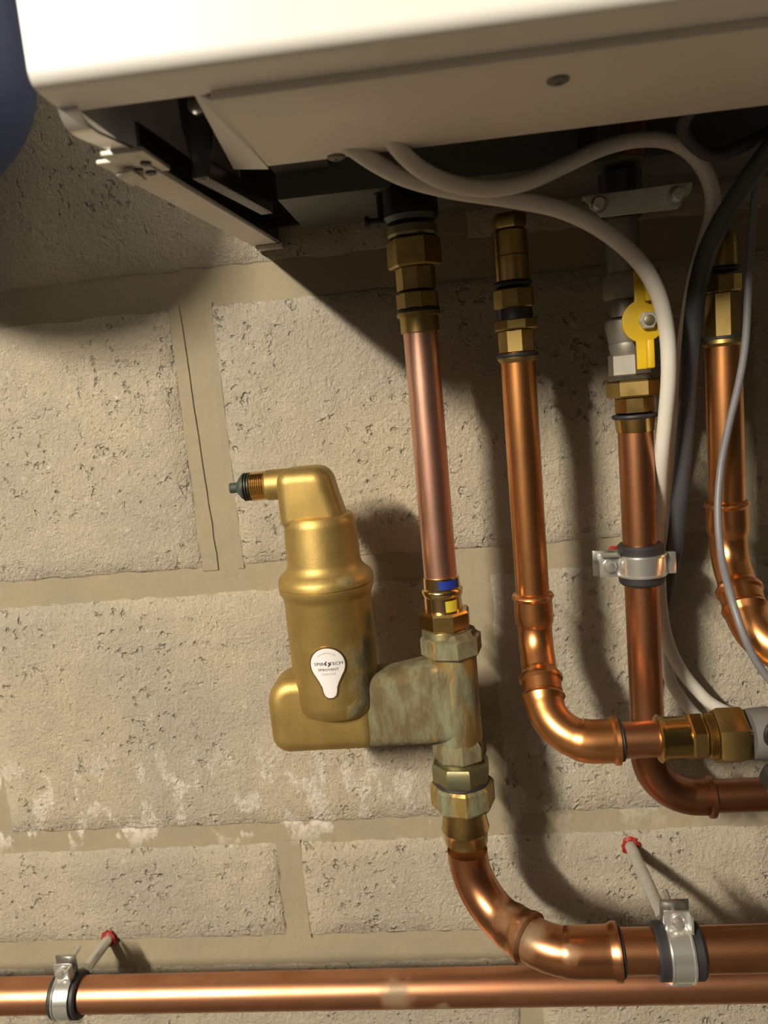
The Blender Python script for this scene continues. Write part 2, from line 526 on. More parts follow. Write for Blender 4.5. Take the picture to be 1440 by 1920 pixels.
# ------------------------------------------------------------------ the setting
def wall():
    w = part('wall_back', box(-3340, 3040, 1.8, 160, -1400, 1370), 'mortar')
    w['kind'] = 'structure'
    rows = [(-1000, -702), (-690, -486), (-459, -371), (-353, -149), (-128, 76), (103, 306), (325, 530), (548, 752)]
    cuts = [[(-420, -400), (0, 20)], [(-402, -384), (20, 38)], [(-572, -556), (-176, -157), (232, 250)], [(-440, -410), (-3, 21), (420, 440)],
            [(-606, -590), (-207, -176), (196, 222)], [(-440, -412), (0, 22)], [(-206, -180), (200, 220)], [(-412, -392), (0, 20)]]
    for (z0, z1), cc in zip(rows, cuts):
        edges = [-820] + [v for c in cc for v in c] + [640]
        for i in range(0, len(edges), 2):
            x0, x1 = edges[i], edges[i + 1]
            if x1 - x0 < 30: continue
            nx = max(6, int((x1 - x0) / 9)); nz = max(6, int((z1 - z0) / 9))
            V = []; Fs = []
            tz = 0.012 * 0
            for j in range(nz + 1):
                for k in range(nx + 1):
                    e = min(k, nx - k, j, nz - j)
                    x = x0 + (x1 - x0) * k / nx; z = z0 + (z1 - z0) * j / nz
                    if e == 0:
                        if k in (0, nx): x += rng.uniform(-1.6, 1.6)
                        if j in (0, nz): z += rng.uniform(-1.4, 1.4)
                        y = 2.2
                    elif e == 1:
                        # pull the second ring to just inside the arris
                        if k == 1: x = x0 + 2.6 + rng.uniform(-.8, .9)
                        if k == nx - 1: x = x1 - 2.6 + rng.uniform(-.9, .8)
                        if j == 1: z = z0 + 2.4 + rng.uniform(-.8, .9)
                        if j == nz - 1: z = z1 - 2.4 + rng.uniform(-.9, .8)
                        y = rng.uniform(0.0, 0.6)
                    else:
                        y = rng.uniform(-0.25, 0.25)
                    V.append((x, y, z))
            m = nx + 1
            for j in range(nz):
                for k in range(nx):
                    Fs.append((j * m + k, j * m + k + 1, (j + 1) * m + k + 1, (j + 1) * m + k))
            # closed sides into the wall
            b = len(V)
            ring = [k for k in range(m)] + [j * m + nx for j in range(1, nz + 1)] + [nz * m + k for k in range(nx - 1, -1, -1)] + [j * m for j in range(nz - 1, 0, -1)]
            V += [(V[r][0], 30, V[r][2]) for r in ring]
            for k in range(len(ring)):
                k2 = (k + 1) % len(ring)
                Fs.append((ring[k], ring[k2], b + k2, b + k))
            Fs.append(tuple(range(b, b + len(ring))))
            part('block', (V, Fs), 'concrete_block', w, angle=60)
    # tooled mortar in two upright joints: raised smears beside a struck band, an open crack in the low course
    for x0, x1, xb0, xb1, z0, z1, yy in ((-209, -199, -209, -194.5, -130, 78, 0.5), (-181, -173, -180, -173, -130, 78, 0.5), (-171.5, -154, -170, -154, -461, -369, 0.2)):
        n = 16; V = []; Fs = []
        for k in range(n + 1):
            q = k / n; z = z1 + (z0 - z1) * q
            a = x0 + (xb0 - x0) * q + rng.uniform(-.7, .7); b = x1 + (xb1 - x1) * q + rng.uniform(-.4, .4)
            V += [(a, 2.2, z), (a + .9, yy, z), (b - .9, yy, z), (b, 2.2, z)]
        for k in range(n):
            for m in range(3): Fs.append((k * 4 + m, k * 4 + m + 1, k * 4 + m + 5, k * 4 + m + 4))
            Fs.append((k * 4 + 3, k * 4, k * 4 + 4, k * 4 + 7))
        Fs += [(0, 1, 2, 3), (n * 4 + 3, n * 4 + 2, n * 4 + 1, n * 4)]
        part('mortar_strip', (V, Fs), 'mortar', w, angle=50)
    for nm, g, mt in (('floor', box(-3300, 3000, -5000, 2, -1400, -1360), 'floor_concrete'), ('ceiling', box(-3300, 3000, -5000, 2, 1330, 1370), 'ceiling_paint'),
                      ('wall_left', box(-3340, -3300, -5000, 2, -1360, 1330), 'room_paint'), ('wall_right', box(3000, 3040, -5000, 2, -1360, 1330), 'room_paint'),
                      ('wall_front', box(-3300, 3000, -5040, -5000, -1360, 1330), 'room_paint')):
        part(nm, g, mt)['kind'] = 'structure'
wall()

# ------------------------------------------------------------------ boiler
def boiler():
    t = thing('wall_boiler', 'large white wall-hung boiler casing with open underside above the pipes', 'boiler', (75, -150, 121))
    x0, x1, zb, zt, yf = -143, 297, 121, 800, -302
    # front panel: sheet with a rolled lower edge that turns back under the casing
    prof = rounded([(yf, zt), (yf, zb), (-277, zb - 1), (-277, zb + 3), (yf + 4, zb + 5), (yf + 4, zt)], [0, 5.5, 0, 0, 3, 0], 8)
    V = [(x, y, z) for x in (x0, x1) for y, z in prof]; n = len(prof)
    Fs = [tuple(range(n)), tuple(range(n, 2 * n))[::-1]] + [(k, (k + 1) % n, n + (k + 1) % n, n + k) for k in range(n)]
    part('front_panel', (V, Fs), 'white_enamel', t, angle=50)
    part('side_panel', box(x0, x0 + 3, -297, -4, zb + 2, zt), 'white_enamel', t)
    part('side_panel', box(x1 - 3, x1, -297, -4, zb + 2, zt), 'white_enamel', t)
    part('top_panel', box(x0 + 3, x1 - 3, -298, -4, zt - 4, zt), 'white_enamel', t)
    part('inner_chassis', box(x0 + 4, x1 - 4, -270, -6, 190, 196), 'dark_interior', t)
    part('back_plate', box(x0 + 4, x1 - 4, -6, -2.5, 126, 700), 'dark_interior', t)
    # lower tray: cream sheet strip behind the front lip
    tray = part('lower_tray', box(-83, x1 - 4, -279, -186, 116.5, 122), 'cream_sheet', t, bevel=1.6)
    V = [(-91, -274, 123), (-82, -274, 117), (-82, -184, 116), (-100, -184, 118), (-91, -274, 124.5), (-82, -274, 118.5), (-82, -184, 117.5), (-100, -184, 119.5)]
    part('end_flange', (V, [(0, 1, 2, 3), (4, 7, 6, 5), (0, 4, 5, 1), (1, 5, 6, 2), (2, 6, 7, 3), (3, 7, 4, 0)]), 'white_enamel', tray)
    part('back_flange', box(-83, x1 - 4, -186, -184.5, 117.5, 133), 'dark_steel', tray)
    for px in ((-46.4, -190.0, 129.8), (53.2, -255.0, 120.6)):
        sc = part('screw', lathe((px[0], px[1], 116.6), (0, 0, -1), [(0, 4.6), (1.0, 4.4), (1.6, 3.2), (1.7, 1.2), (1.0, 1.0)], 18), 'grey_rail', tray)
    # connection rail across the back
    rail = part('connection_rail', join(box(-95, x1 - 8, -101.5, -100, 121, 142), box(-95, x1 - 8, -100, -12, 121, 122.5), box(-95, x1 - 8, -106, -101.5, 140.5, 142)), 'grey_rail', t)
    # stubs inside the casing
    for x, y, r, mat in ((46, -85, 8, 'copper_brown'), (117, -105, 7, 'copper_brown'), (-15, -85, 9, 'dark_steel'), (172, -85, 8, 'copper_dark'), (88, -120, 5, 'dark_steel')):
        part('stub_pipe', lathe((x, y, 122), (0.1, -0.12, 1), [(0, r), (66, r)], 20), mat, t)
    # side catch: bent sheet strip along the left lower edge, hooked lip and clip with holes
    s = part('side_strip', obox((-131, -125, 113), (0.05, 1, 0.015), (1, -0.05, 0), (0, 0, 1), 118, 10.5, 1.0), 'cream_sheet', t, bevel=.7)
    part('strip_flange', obox((-121.5, -125, 120), (0.05, 1, 0.015), (1, -0.05, 0), (0, 0, 1), 116, .8, 8), 'dark_steel', t)
    part('strip_foot', obox((-123, -6, 112), (1, 0, 0), (0, 1, 0), (0, 0, 1), 10, 4, 1.4), 'zinc_matt', t)
    hp = smooth_path([(-141, -283, 127), (-141, -281, 118), (-139, -276, 112.5), (-135, -266, 111), (-133, -250, 112)], 8)
    V = []; Fs = []
    for i, p in enumerate(hp.p):
        w = 6.5 + 3.0 * min(1, i / 16)
        for sx in (-1, 1):
            for dz in (0, 1.3): V.append((p.x + sx * w * .5 + 2, p.y, p.z + dz))
    for i in range(len(hp.p) - 1):
        a = i * 4; b = a + 4
        Fs += [(a, b, b + 2, a + 2), (a + 1, a + 3, b + 3, b + 1), (a, a + 1, b + 1, b), (a + 2, b + 2, b + 3, a + 3)]
    Fs += [(0, 2, 3, 1), (len(V) - 4, len(V) - 3, len(V) - 1, len(V) - 2)]
    part('hook_lip', (V, Fs), 'zinc_bright', t)
    clip = part('clip', join(obox((-131, -236, 111.5), (1, 0, 0), (0, 1, 0.03), (0, 0, 1), 9.5, 17, 1.1), obox((-138, -226, 108), (1, 0, .2), (0, 1, 0), (0, 0, 1), 4, 9, .9)), 'zinc_matt', t, bevel=.5)
    for x, y in ((-134, -228), (-127, -236), (-130, -222)):
        part('clip_screw', lathe((x, y, 110.6), (0, 0, -1), [(0, 2.6), (1.2, 2.4), (1.6, 1.4)], 14), 'dark_steel', clip)
    pl = part('hinge_plate', prism([(-118, 190), (-97, 190), (-101, 132), (-106, 108), (-112, 108), (-116, 132)], -212, -209), 'dark_steel', t, bevel=.6)
    part('hinge_bolt', lathe((-107, -212, 140), (0, -1, 0), [(0, 4.6), (2, 4.4), (3, 2.5)], 18), 'zinc', pl)
    part('hinge_arm', obox((-104, -168, 113), (0.15, 1, 0), (1, -0.15, 0), (0, 0, 1), 44, 4, 5), 'dark_steel', t, bevel=1)
    part('foam_strip', box(-94, -60, -180, -106, 135, 152), 'dark_interior', t)
boiler()

def vessel():
    t = thing('expansion_vessel', 'dark blue round-bottomed vessel hanging left of the boiler', 'vessel', (-350, -140, 130))
    pr = [(220 - 90 * math.cos(a), 120 * math.sin(a)) for a in [math.pi / 2 * k / 14 for k in range(1, 15)]]
    pr = [(130.2, 3)] + pr + [(300, 120), (302, 122), (312, 122), (314, 120), (520, 120)] + [(520 + 70 * math.sin(a), 120 * math.cos(a)) for a in [math.pi / 2 * k / 8 for k in range(1, 8)]]
    part('tank', vlathe(-350, -140, pr, 64), 'blue_paint', t)
    part('wall_bracket', join(box(-368, -332, -24, 0.0, 300, 480)), 'dark_steel', t)
vessel()

# ------------------------------------------------------------------ flow pipe with new pink copper (left-most of the four)
X1, Y1 = -15.0, -88.0
def pipe_one():
    t = thing('copper_pipe', 'pinkish new copper pipe between boiler and brass air separator', 'pipe', (X1, Y1, -165))
    z = [125.4, 120.9, 101.7, 99.8, 92.7, 91.8, 74.3, 60.2, 59.2, 48.4, 47.4, 43.9, 34.3]
    part('valve_body', vlathe(X1, Y1, [(z[0], 12), (z[0] - 2, 16), (z[1], 17.5), (z[2] + 3, 17.5), (z[2], 15)], 28), 'dark_steel', t)
    lv = part('valve_lever', lathe((X1 - 14, Y1, z[2] + 3), (-1, -.1, 0), [(0, 2), (12, 2), (12.5, 3.6), (15, 3.6)], 14), 'black_plastic', t)
    part('valve_key', lathe((X1 - 19, Y1 - 1, z[2] + 3), (0, 0, 1), [(0, 1.6), (15, 1.6), (15.5, 3), (18, 3)], 12), 'black_plastic', t)
    part('gasket_flange', vlathe(X1, Y1, [(z[4], 14.5), (z[4] + 1.5, 16), (z[3] - 1, 16), (z[3], 14)], 28), 'brass_olive', t)
    part('union_nut', hexz(X1, Y1, z[6], z[5], 17.2, 0.42), 'brass_dull', t)
    part('adapter', hexz(X1, Y1, z[7], z[6], 12.6, 0.1, .4, 8), 'brass_dull', t)
    part('hex_collar', hexz(X1, Y1, z[9], z[8], 13.6, 0.2, .8, 8), 'brass_dull', t)
    part('seal_ring', torus((X1, Y1, (z[9] + z[10]) / 2 + .2), (0, 0, 1), 12.2, 1.5), 'rubber', t)
    part('flange_ring', vlathe(X1, Y1, [(z[12], 12.3), (z[11], 12.4), (z[11] + .6, 14), (z[10] - .6, 14), (z[10], 12.5)], 36), 'brass_dull', t)
    p = [-125.5, -129.1, -134.1, -136.3, -138.8, -148.6, -161.0, -165.4]
    part('pipe', vlathe(X1, Y1, [(p[1], 11), (z[12] + 6, 11)], 40), 'copper_new', t)
    ps = part('press_fitting', vlathe(X1 + .3, Y1, [(p[5] - 2, 12.8), (p[4], 12.6), (p[4] + .8, 13.4), (p[3] + 1, 13.9), (p[2], 13.4), (p[2] + 1, 12.3), (p[1], 12.2), (p[0], 12.0), (p[0] + .3, 11.2)], 40), 'brass_bright', t)
    part('blue_band', arc_patch(X1 + .3, Y1, p[2] + 1.6, p[0] - 1.2, 12.25, -98, -25), 'blue_sticker', ps, label='blue mark on the press fitting')
    part('yellow_sticker', arc_patch(X1 + .3, Y1, p[5] + .8, p[4] - 1.5, 12.75, -82, -45), 'yellow_sticker', ps, label='yellow sticker on the press fitting')
    part('hex_nut', hexz(X1 + .6, Y1, p[6], p[5], 17.6, 0.33, 1.5, 8), 'brass', t)
    part('shoulder', vlathe(X1 + .6, Y1, [(p[7], 16.5), (p[6] - 1, 16), (p[6], 15)], 32), 'brass_olive', t)
pipe_one()

# ------------------------------------------------------------------ brass air separator
SX, SY = -92.6, -88.0
def separator():
    t = thing('air_separator', 'golden brass air separator with teardrop label and bent vent outlet', 'air separator', (SX, SY, -241))
    low = part('body', vlathe(SX, SY, [(-214.5, 2), (-214.5, 23), (-213, 26.5), (-209, 28.8), (-203, 29.4), (-134, 29.7), (-130.5, 30.6), (-128.5, 32), (-125.2, 32.2), (-124.6, 31.4)], 64), 'gold_cast', t)
    cap = part('cap', vlathe(SX, SY, [(-124.5, 31.6), (-123.8, 32.3), (-120.5, 32.2), (-118.2, 31.2), (-115.5, 28.2), (-112.5, 25.6), (-109, 24.8), (-84, 24.3), (-80.5, 23.7), (-78, 22), (-77, 19), (-76.6, 2)], 64), 'gold_neck', t)
    sil = rounded([(-117.2, -87), (-72.5, -87), (-78.5, -64), (-82.5, -44.9), (-117.2, -44.9)], [9, 9, 16, 12, 9.5], 9)
    elbow = part('vent_elbow', pillow(sil, SY - 16.5, SY + 16.5, 9.2, 8), 'gold_neck', t, angle=80)
    part('outlet', lathe((-100, SY, -55.2), (-1, 0, 0), [(0, 10.2), (25, 10.2), (26, 9.4)], 40), 'gold_neck', elbow)
    thr = []
    for k in range(7):
        s = 26 + k * 1.45; thr += [(s, 9.1), (s + .72, 9.9)]
    part('thread', lathe((-100, SY, -55.2), (-1, 0, 0), thr + [(36.4, 9.0)], 36), 'brass_bright', elbow)
    rings = []
    for k in range(3):
        s = 36.2 + k * 1.8; rings += [(s, 8.4), (s + .4, 9.5), (s + 1.2, 9.5), (s + 1.6, 8.4)]
    part('seal_rings', lathe((-100, SY, -55.2), (-1, 0, 0), rings, 32), 'brass_thread_dark', elbow)
    part('plug', lathe((-100, SY, -55.2), (-1, 0, 0), [(41, 8.6), (42.6, 8.2), (45, 5), (46, 3.9), (46.2, 3.5), (50.6, 3.5), (51, 3.1)], 24), 'verdigris_plug', elbow, label='dull green plug on the vent outlet')
    base = rounded([(-139.8, -240.6), (-66, -240.6), (-66, -188), (-139.8, -185.5)], [12.5, 10, 10, 19], 10)
    part('base', pillow(base, SY - 18, SY + 18, 10, 8), 'gold_cast', t, angle=80)
    con = rounded([(-92, -240.2), (-8, -240), (-8, -180), (-34, -184.5), (-50, -187.5), (-92, -190)], [9, 9, 9, 9, 12, 9], 5)
    part('side_branch', pillow(con, SY - 16.5, SY + 16.5, 8.5, 7), 'patina_heavy', t, angle=80, label='side branch covered in green verdigris')
    tx = -11.6
    z = [-162.9, -165.8, -179.6, -180.7, -240.5, -243.5, -255.0]
    part('inlet_hex', vlathe(tx, SY, [(z[2], 19.5), (z[2] + 1.4, 21), (z[1] - 1.5, 21), (z[1], 18), (z[0], 16.6)], 8, .2), 'patina_heavy', t)
    part('inlet_tube', vlathe(tx, SY, [(z[5], 16.5), (z[2] + 1, 16.5)], 40), 'patina_some', t)
    part('outlet_hex', vlathe(tx, SY, [(z[6], 17), (z[6] + 1.5, 18.6), (z[5], 18.8), (z[4], 16.7)], 8, .1), 'patina_heavy', t)
    # teardrop label on the body, with a raised rim
    R = 29.75; zc = -172.6; a0 = math.radians(-90 + 1.0)
    def onto(u, v, rr):
        a = a0 + u / R
        return (SX + rr * math.cos(a), SY + rr * math.sin(a), zc + v)
    rot = math.radians(-2.0)
    out = []
    r = 11.3
    for k in range(41):
        a = math.radians(-38 + (256) * k / 40)
        out.append((r * math.cos(a), r * math.sin(a)))
    tail = [(-6.2, -11.8), (-4.7, -15.2), (-4.3, -18.6), (-3.4, -21.0), (-1.4, -22.4), (1.4, -22.4), (3.4, -21.0), (4.3, -18.6), (4.7, -15.2), (6.2, -11.8)]
    out += tail
    def drop(scale_out, rr0, rr1):
        c = Vector((0, -3)); n = len(out)
        ring = []
        for i in range(n):
            p = Vector(out[i]); a = Vector(out[i - 1]); b = Vector(out[(i + 1) % n])
            d = (b - a); nn = Vector((d.y, -d.x)).normalized()
            ring.append(p + nn * scale_out)
        V = [onto(p.x, p.y, rr0) for p in ring] + [onto(p.x, p.y, rr1) for p in ring]
        # triangulated inner fill that follows the cylinder: strips towards the centre line
        levels = [0.75, 0.5, 0.25]
        base_i = n
        for s in levels:
            V += [onto(p.x * s, p.y, rr1) for p in ring]
        Fs = [(i, (i + 1) % n, n + (i + 1) % n, n + i) for i in range(n)]
        for L_ in range(len(levels)):
            a = n * (1 + L_); b = n * (2 + L_)
            Fs += [(a + i, a + (i + 1) % n, b + (i + 1) % n, b + i) for i in range(n)]
        # close the middle sliver by pairing left and right
        b = n * (1 + len(levels))
        Fs.append(tuple(b + i for i in range(n)))
        return V, Fs
    part('label_rim', drop(1.1, R - 1, R + .25), 'brass_bright', low)
    lab = part('label', drop(0.0, R - .5, R + .5), 'label_white', low, angle=60, label='white teardrop label with the maker lettering')
    def text(body, size, u, v, mat, bold=0.0, arc=None, shear=0.0, xs=1.0):
        cu = bpy.data.curves.new('t', 'FONT'); cu.body = body; cu.size = size; cu.align_x = 'CENTER'; cu.align_y = 'CENTER'; cu.offset = bold; cu.shear = shear
        cu.resolution_u = 3
        ob = bpy.data.objects.new('t', cu); C.objects.link(ob)
        dg = bpy.context.evaluated_depsgraph_get()
        me = bpy.data.meshes.new_from_object(ob.evaluated_get(dg))
        V = []
        for q in me.vertices:
            x, y = q.co.x * xs, q.co.y
            if arc:
                th = math.pi / 2 - x / arc; X, Y = (arc + y) * math.cos(th), (arc + y) * math.sin(th)
                x, y = X, Y
            V.append(onto(x + u, y + v, R + .56))
        Fs = [tuple(p.vertices) for p in me.polygons]
        bpy.data.objects.remove(ob); bpy.data.curves.remove(cu); bpy.data.meshes.remove(me)
        return part('lettering', (V, Fs), mat, low)
    text('SPIR', 2.9, -5.5, .75, 'label_ink', .03, xs=1.3)
    text('TECH', 2.9, 5.6, .75, 'label_ink', .03, xs=1.25)
    text('SPIROVENT', 2.3, .2, -3.1, 'label_ink', .03, xs=1.15)
    text('DEAERATOR', 1.7, .2, -6.2, 'ink_faint', 0.0, xs=.95)
    text('www.spirotech.com', 1.6, 0, 0, 'ink_faint', 0.0, arc=8.4)
    # emblem between the two halves of the name: a split spiral diamond
    for sgn in (1, -1):
        pts = [(-.35, 2.3), (-2.3, 0.3), (-.9, -1.2), (-.35, -.5), (-1.1, .35), (-.35, 1.0)]
        part('emblem', ([onto(sgn * a, .75 + sgn * b, R + .56) for a, b in pts], [tuple(range(6))]), 'label_ink', low)
separator()

# ------------------------------------------------------------------ outlet below the separator: union, brass press end, two stained elbows, 28 mm pipe
def pipe_low():
    X, Y = -12.0, -88.0
    yh, zh = -135.0, -371.5
    t = thing('copper_pipe', 'thick stained copper pipe bending out from under the air separator', 'pipe', (X, Y, zh - 15))
    z = [-253.5, -257.4, -271.6, -272.7, -291.0, -293.0, -298.4, -306.3, -309.5, -313.4, -319.0]
    part('tail_piece', vlathe(X, Y, [(z[2], 15.5), (z[0], 15.5)], 32), 'brass_olive', t)
    part('lock_ring', hexz(X, Y, z[2], z[1], 20.6, .3, 2.5, 8), 'brass_olive', t)
    part('seal_ring', torus((X, Y, (z[2] + z[3]) / 2), (0, 0, 1), 18.2, 1.5), 'rubber', t)
    part('union_nut', hexz(X, Y, z[4], z[3], 22.5, .1, 2, 8), 'patina_some', t)
    part('press_end', vlathe(X, Y, [(z[10], 15.0), (z[9], 15.2), (z[8] - 1, 16.0), (z[8] + 1, 16.9), (z[7], 16.4), (z[6], 15.2), (z[4], 15.2)], 40), 'brass', t)
    pa = Path([(X, Y, -300), (X, Y, -365), (38, yh, zh), (420, yh, zh)], [40, 46])
    s0 = pa.near((X, Y, -326)); sm = pa.near((26, -124, -370)); se = pa.near((81.9, -150.0, -359.0))
    # first elbow
    e1 = part('elbow', sweep(pa, [(s0, 14.2), (s0 + 50, 14.4), (sm - 22, 14.8), (sm - 18, 15.8), (sm - 8, 16.0), (sm - 4.2, 17.4), (sm - 1.2, 17.6), (sm, 15.0)], 36), 'copper_stained', t)
    e2 = part('elbow', sweep(pa, [(sm + .4, 15.0), (sm + 1, 15.2), (sm + 24, 15.2), (se - 36, 15.1), (se - 34, 15.8), (se - 8, 16.2), (se - 6, 16.4), (se - 4, 17.8), (se - 1, 18.0), (se, 15.0)], 36), 'copper_stained', t)
    part('pipe', sweep(pa, [(se - 4, 14), (pa.L, 14)], 36), 'copper_brown', t)
    part('seal_ring', torus(pa.at(se + .4), pa.tan(se), 14.6, 1.1), 'rubber', t)
pipe_low()

# ------------------------------------------------------------------ second pipe, warm copper, brass union to the right
def pipe_two():
    X, Y = 45.4, -85.0
    t = thing('copper_pipe', 'orange copper pipe with angled elbows crossing in front of the gas pipe', 'pipe', (X, Y, -240))
    z = [100.6, 91.7, 90.5, 75.3, 59.9, 57.1, 55.5, 49.5, 43.4, 41.8, 36.7, 30.0, 16.1, 15.4, 13.2, 12.2, 9.9]
    part('top_nut', hexz(X, Y, z[1], z[0], 10.8, .2), 'brass_dull', t)
    part('socket', vlathe(X, Y, [(z[4], 10.4), (z[4] + .5, 11.0), (z[3] - .3, 11.0), (z[3], 10.3), (z[3] + .3, 11.0), (z[2] - .5, 11.0), (z[2], 10.2)], 36), 'brass', t)
    part('seal_ring', torus((X, Y, (z[4] + z[5]) / 2), (0, 0, 1), 10.6, 1.6), 'rubber', t)
    part('hex_collar', hexz(X, Y, z[8], z[6], 12.8, .1, .8, 8), 'brass_dull', t)
    part('neck', vlathe(X, Y, [(z[10], 11.2), (z[8], 11.2)], 32), 'dark_steel', t)
    part('union_nut', hexz(X, Y, z[11], z[10], 14.4, .35, .8, 8), 'brass_dull', t)
    part('adapter', hexz(X, Y, z[12], z[11], 11.8, .2, .5, 8), 'brass_dull', t)
    part('seal_ring', torus((X, Y, (z[13] + z[14]) / 2), (0, 0, 1), 12.2, 1.4), 'rubber', t)
    part('flange_ring', vlathe(X, Y, [(z[16], 11.3), (z[15], 12.8), (z[14], 12.8)], 36), 'brass_dull', t)
    yh, zh = -135.0, -226.0
    pa = Path([(X, Y, z[16] + 6), (X, Y, -176), (X, yh, zh), (250, yh, zh)], [30, 29])
    sb = pa.near((43.1, -98.0, -142.9)); sm = pa.near((X, -112, -203)); se = pa.near((88.4, -147.0, -222.5))
    sn = pa.near((111.1, -147.0, -223.7))
    part('pipe', sweep(pa, [(0, 11), (sb + 3, 11)], 36, 6), 'copper_warm', t)
    part('elbow', sweep(pa, [(sb - 1.2, 11.3), (sb, 13.2), (sb + 1.6, 14), (sb + 3.2, 13.2), (sb + 4, 12.6), (sb + 16, 12.8), (sb + 20, 12.4), (sb + 22, 11.4), (sm - 16, 11.4), (sm - 14, 12.8), (sm - 12, 14.2), (sm - 9.5, 14.2), (sm - 8, 12.8), (sm - 1, 12.8), (sm, 12)], 36, 1.5), 'copper_warm', t)
    part('elbow', sweep(pa, [(sm, 12), (sm + .6, 13.4), (sm + 2.4, 14.2), (sm + 4.2, 13.6), (sm + 6, 12.8), (sm + 12, 12.3), (se - 27, 12.3), (se - 24, 13.2), (se - 5.5, 13.4), (se - 4, 14.8), (se - 1.5, 15), (se, 12)], 36, 1.5), 'copper_warm', t)
    part('pipe', sweep(pa, [(se - 3, 11), (sn + 8, 11)], 36, 6), 'copper_brown', t)
    part('seal_ring', torus(pa.at(se + .3), (1, 0, 0), 11.6, 1.2), 'rubber', t)
    x = [110.3, 111.8, 113.7, 115.2, 127.9, 129.1, 138.1, 139.0, 144.5, 144.5, 161.6]
    part('press_end', lathe((0, yh, zh), (1, 0, 0), [(x[0], 11.6), (x[0] + .6, 13.8), (x[1], 14.6), (x[2], 13.8), (x[3], 12.8), (x[4], 12.8), (x[5], 12.2)], 36), 'brass', t)
    part('hex_collar', hexx(yh, zh, x[5], x[6], 14.8, .50), 'brass', t)
    th = []
    for k in range(4):
        q = x[7] + (x[8] - x[7]) * k / 4; th += [(q, 12.2), (q + .9, 13.6)]
    part('thread', lathe((0, yh, zh), (1, 0, 0), th + [(x[8], 12.4)], 32), 'brass_dull', t)
    part('union_nut', hexx(yh, zh, x[9], x[10], 17.8, .50, 1.8), 'brass_dull', t)
pipe_two()

def end_valve():
    x0 = 161.6
    t = thing('drain_valve', 'grey valve body with black knob cut off by the right edge', 'valve', (x0 + 12, -135, -246))
    part('valve_body', lathe((x0, -135, -226), (1, 0, 0), [(0, 9), (3, 9), (3.5, 15), (16, 16), (24, 14), (40, 14)], 28), 'grey_plastic', t)
    part('stem', lathe((x0 + 7, -143, -221), (1, -.15, .05), [(-6, 2), (8, 2)], 12), 'brass_bright', t)
    part('knob', lathe((x0 + 12, -148, -242), (.25, -1, -.35), [(0, 7), (3, 10.5), (12, 10), (15, 7)], 20), 'black_plastic', t)
    part('cap', lathe((x0 + 20, -142, -258), (0, -1, -.2), [(0, 9), (9, 9), (11, 6)], 22), 'grey_plastic', t)
    part('loop', torus((x0 + 13, -150, -219), (.5, -1, 0), 7, 1.5), 'black_plastic', t)
end_valve()

# ------------------------------------------------------------------ gas pipe with yellow-handled valve
XG, YG = 116.8, -85.0
def gas_pipe():
    t = thing('gas_pipe', 'brown copper gas pipe below the yellow handled valve, elbow at bottom', 'pipe', (XG, YG, -318))
    z = [-5.0, -7.6, -18.4, -28.5, -29.5, -31.8, -32.8, -40.5]
    part('union_nut', hexz(XG, YG, z[2], z[1], 16.8, .32, 1.2, 6), 'brass_dull', t)
    part('adapter', hexz(XG, YG, z[3], z[2], 12.9, .2, .6, 8), 'brass', t)
    part('seal_ring', torus((XG, YG, (z[4] + z[5]) / 2), (0, 0, 1), 12.8, 1.5), 'rubber', t)
    part('flange_ring', vlathe(XG, YG, [(z[7], 11.5), (z[6], 12.4), (z[5], 12.6)], 36), 'brass', t)
    zh = -294.7
    pa = Path([(XG, YG, z[7] + 8), (XG, YG, zh), (420, YG, zh)], [33])
    s0 = pa.near((XG, YG, zh + 60)); s1 = pa.near((XG, YG, zh + 33)); se = pa.near((157.9, -96.0, -293.1))
    part('pipe', sweep(pa, [(0, 11), (s0, 11)], 36, 6), 'copper_brown', t)
    part('elbow', sweep(pa, [(s0 - .5, 11.2), (s0 + 3, 11.3), (s1, 12), (s1 + 56, 12.2), (se - 14, 12.8), (se - 4, 13), (se - 3, 14.3), (se, 14.3), (se + 1, 11.3)], 36), 'copper_dark', t)
    part('pipe', sweep(pa, [(se - 2, 11), (pa.L, 11)], 36, 6), 'copper_dark', t)
gas_pipe()

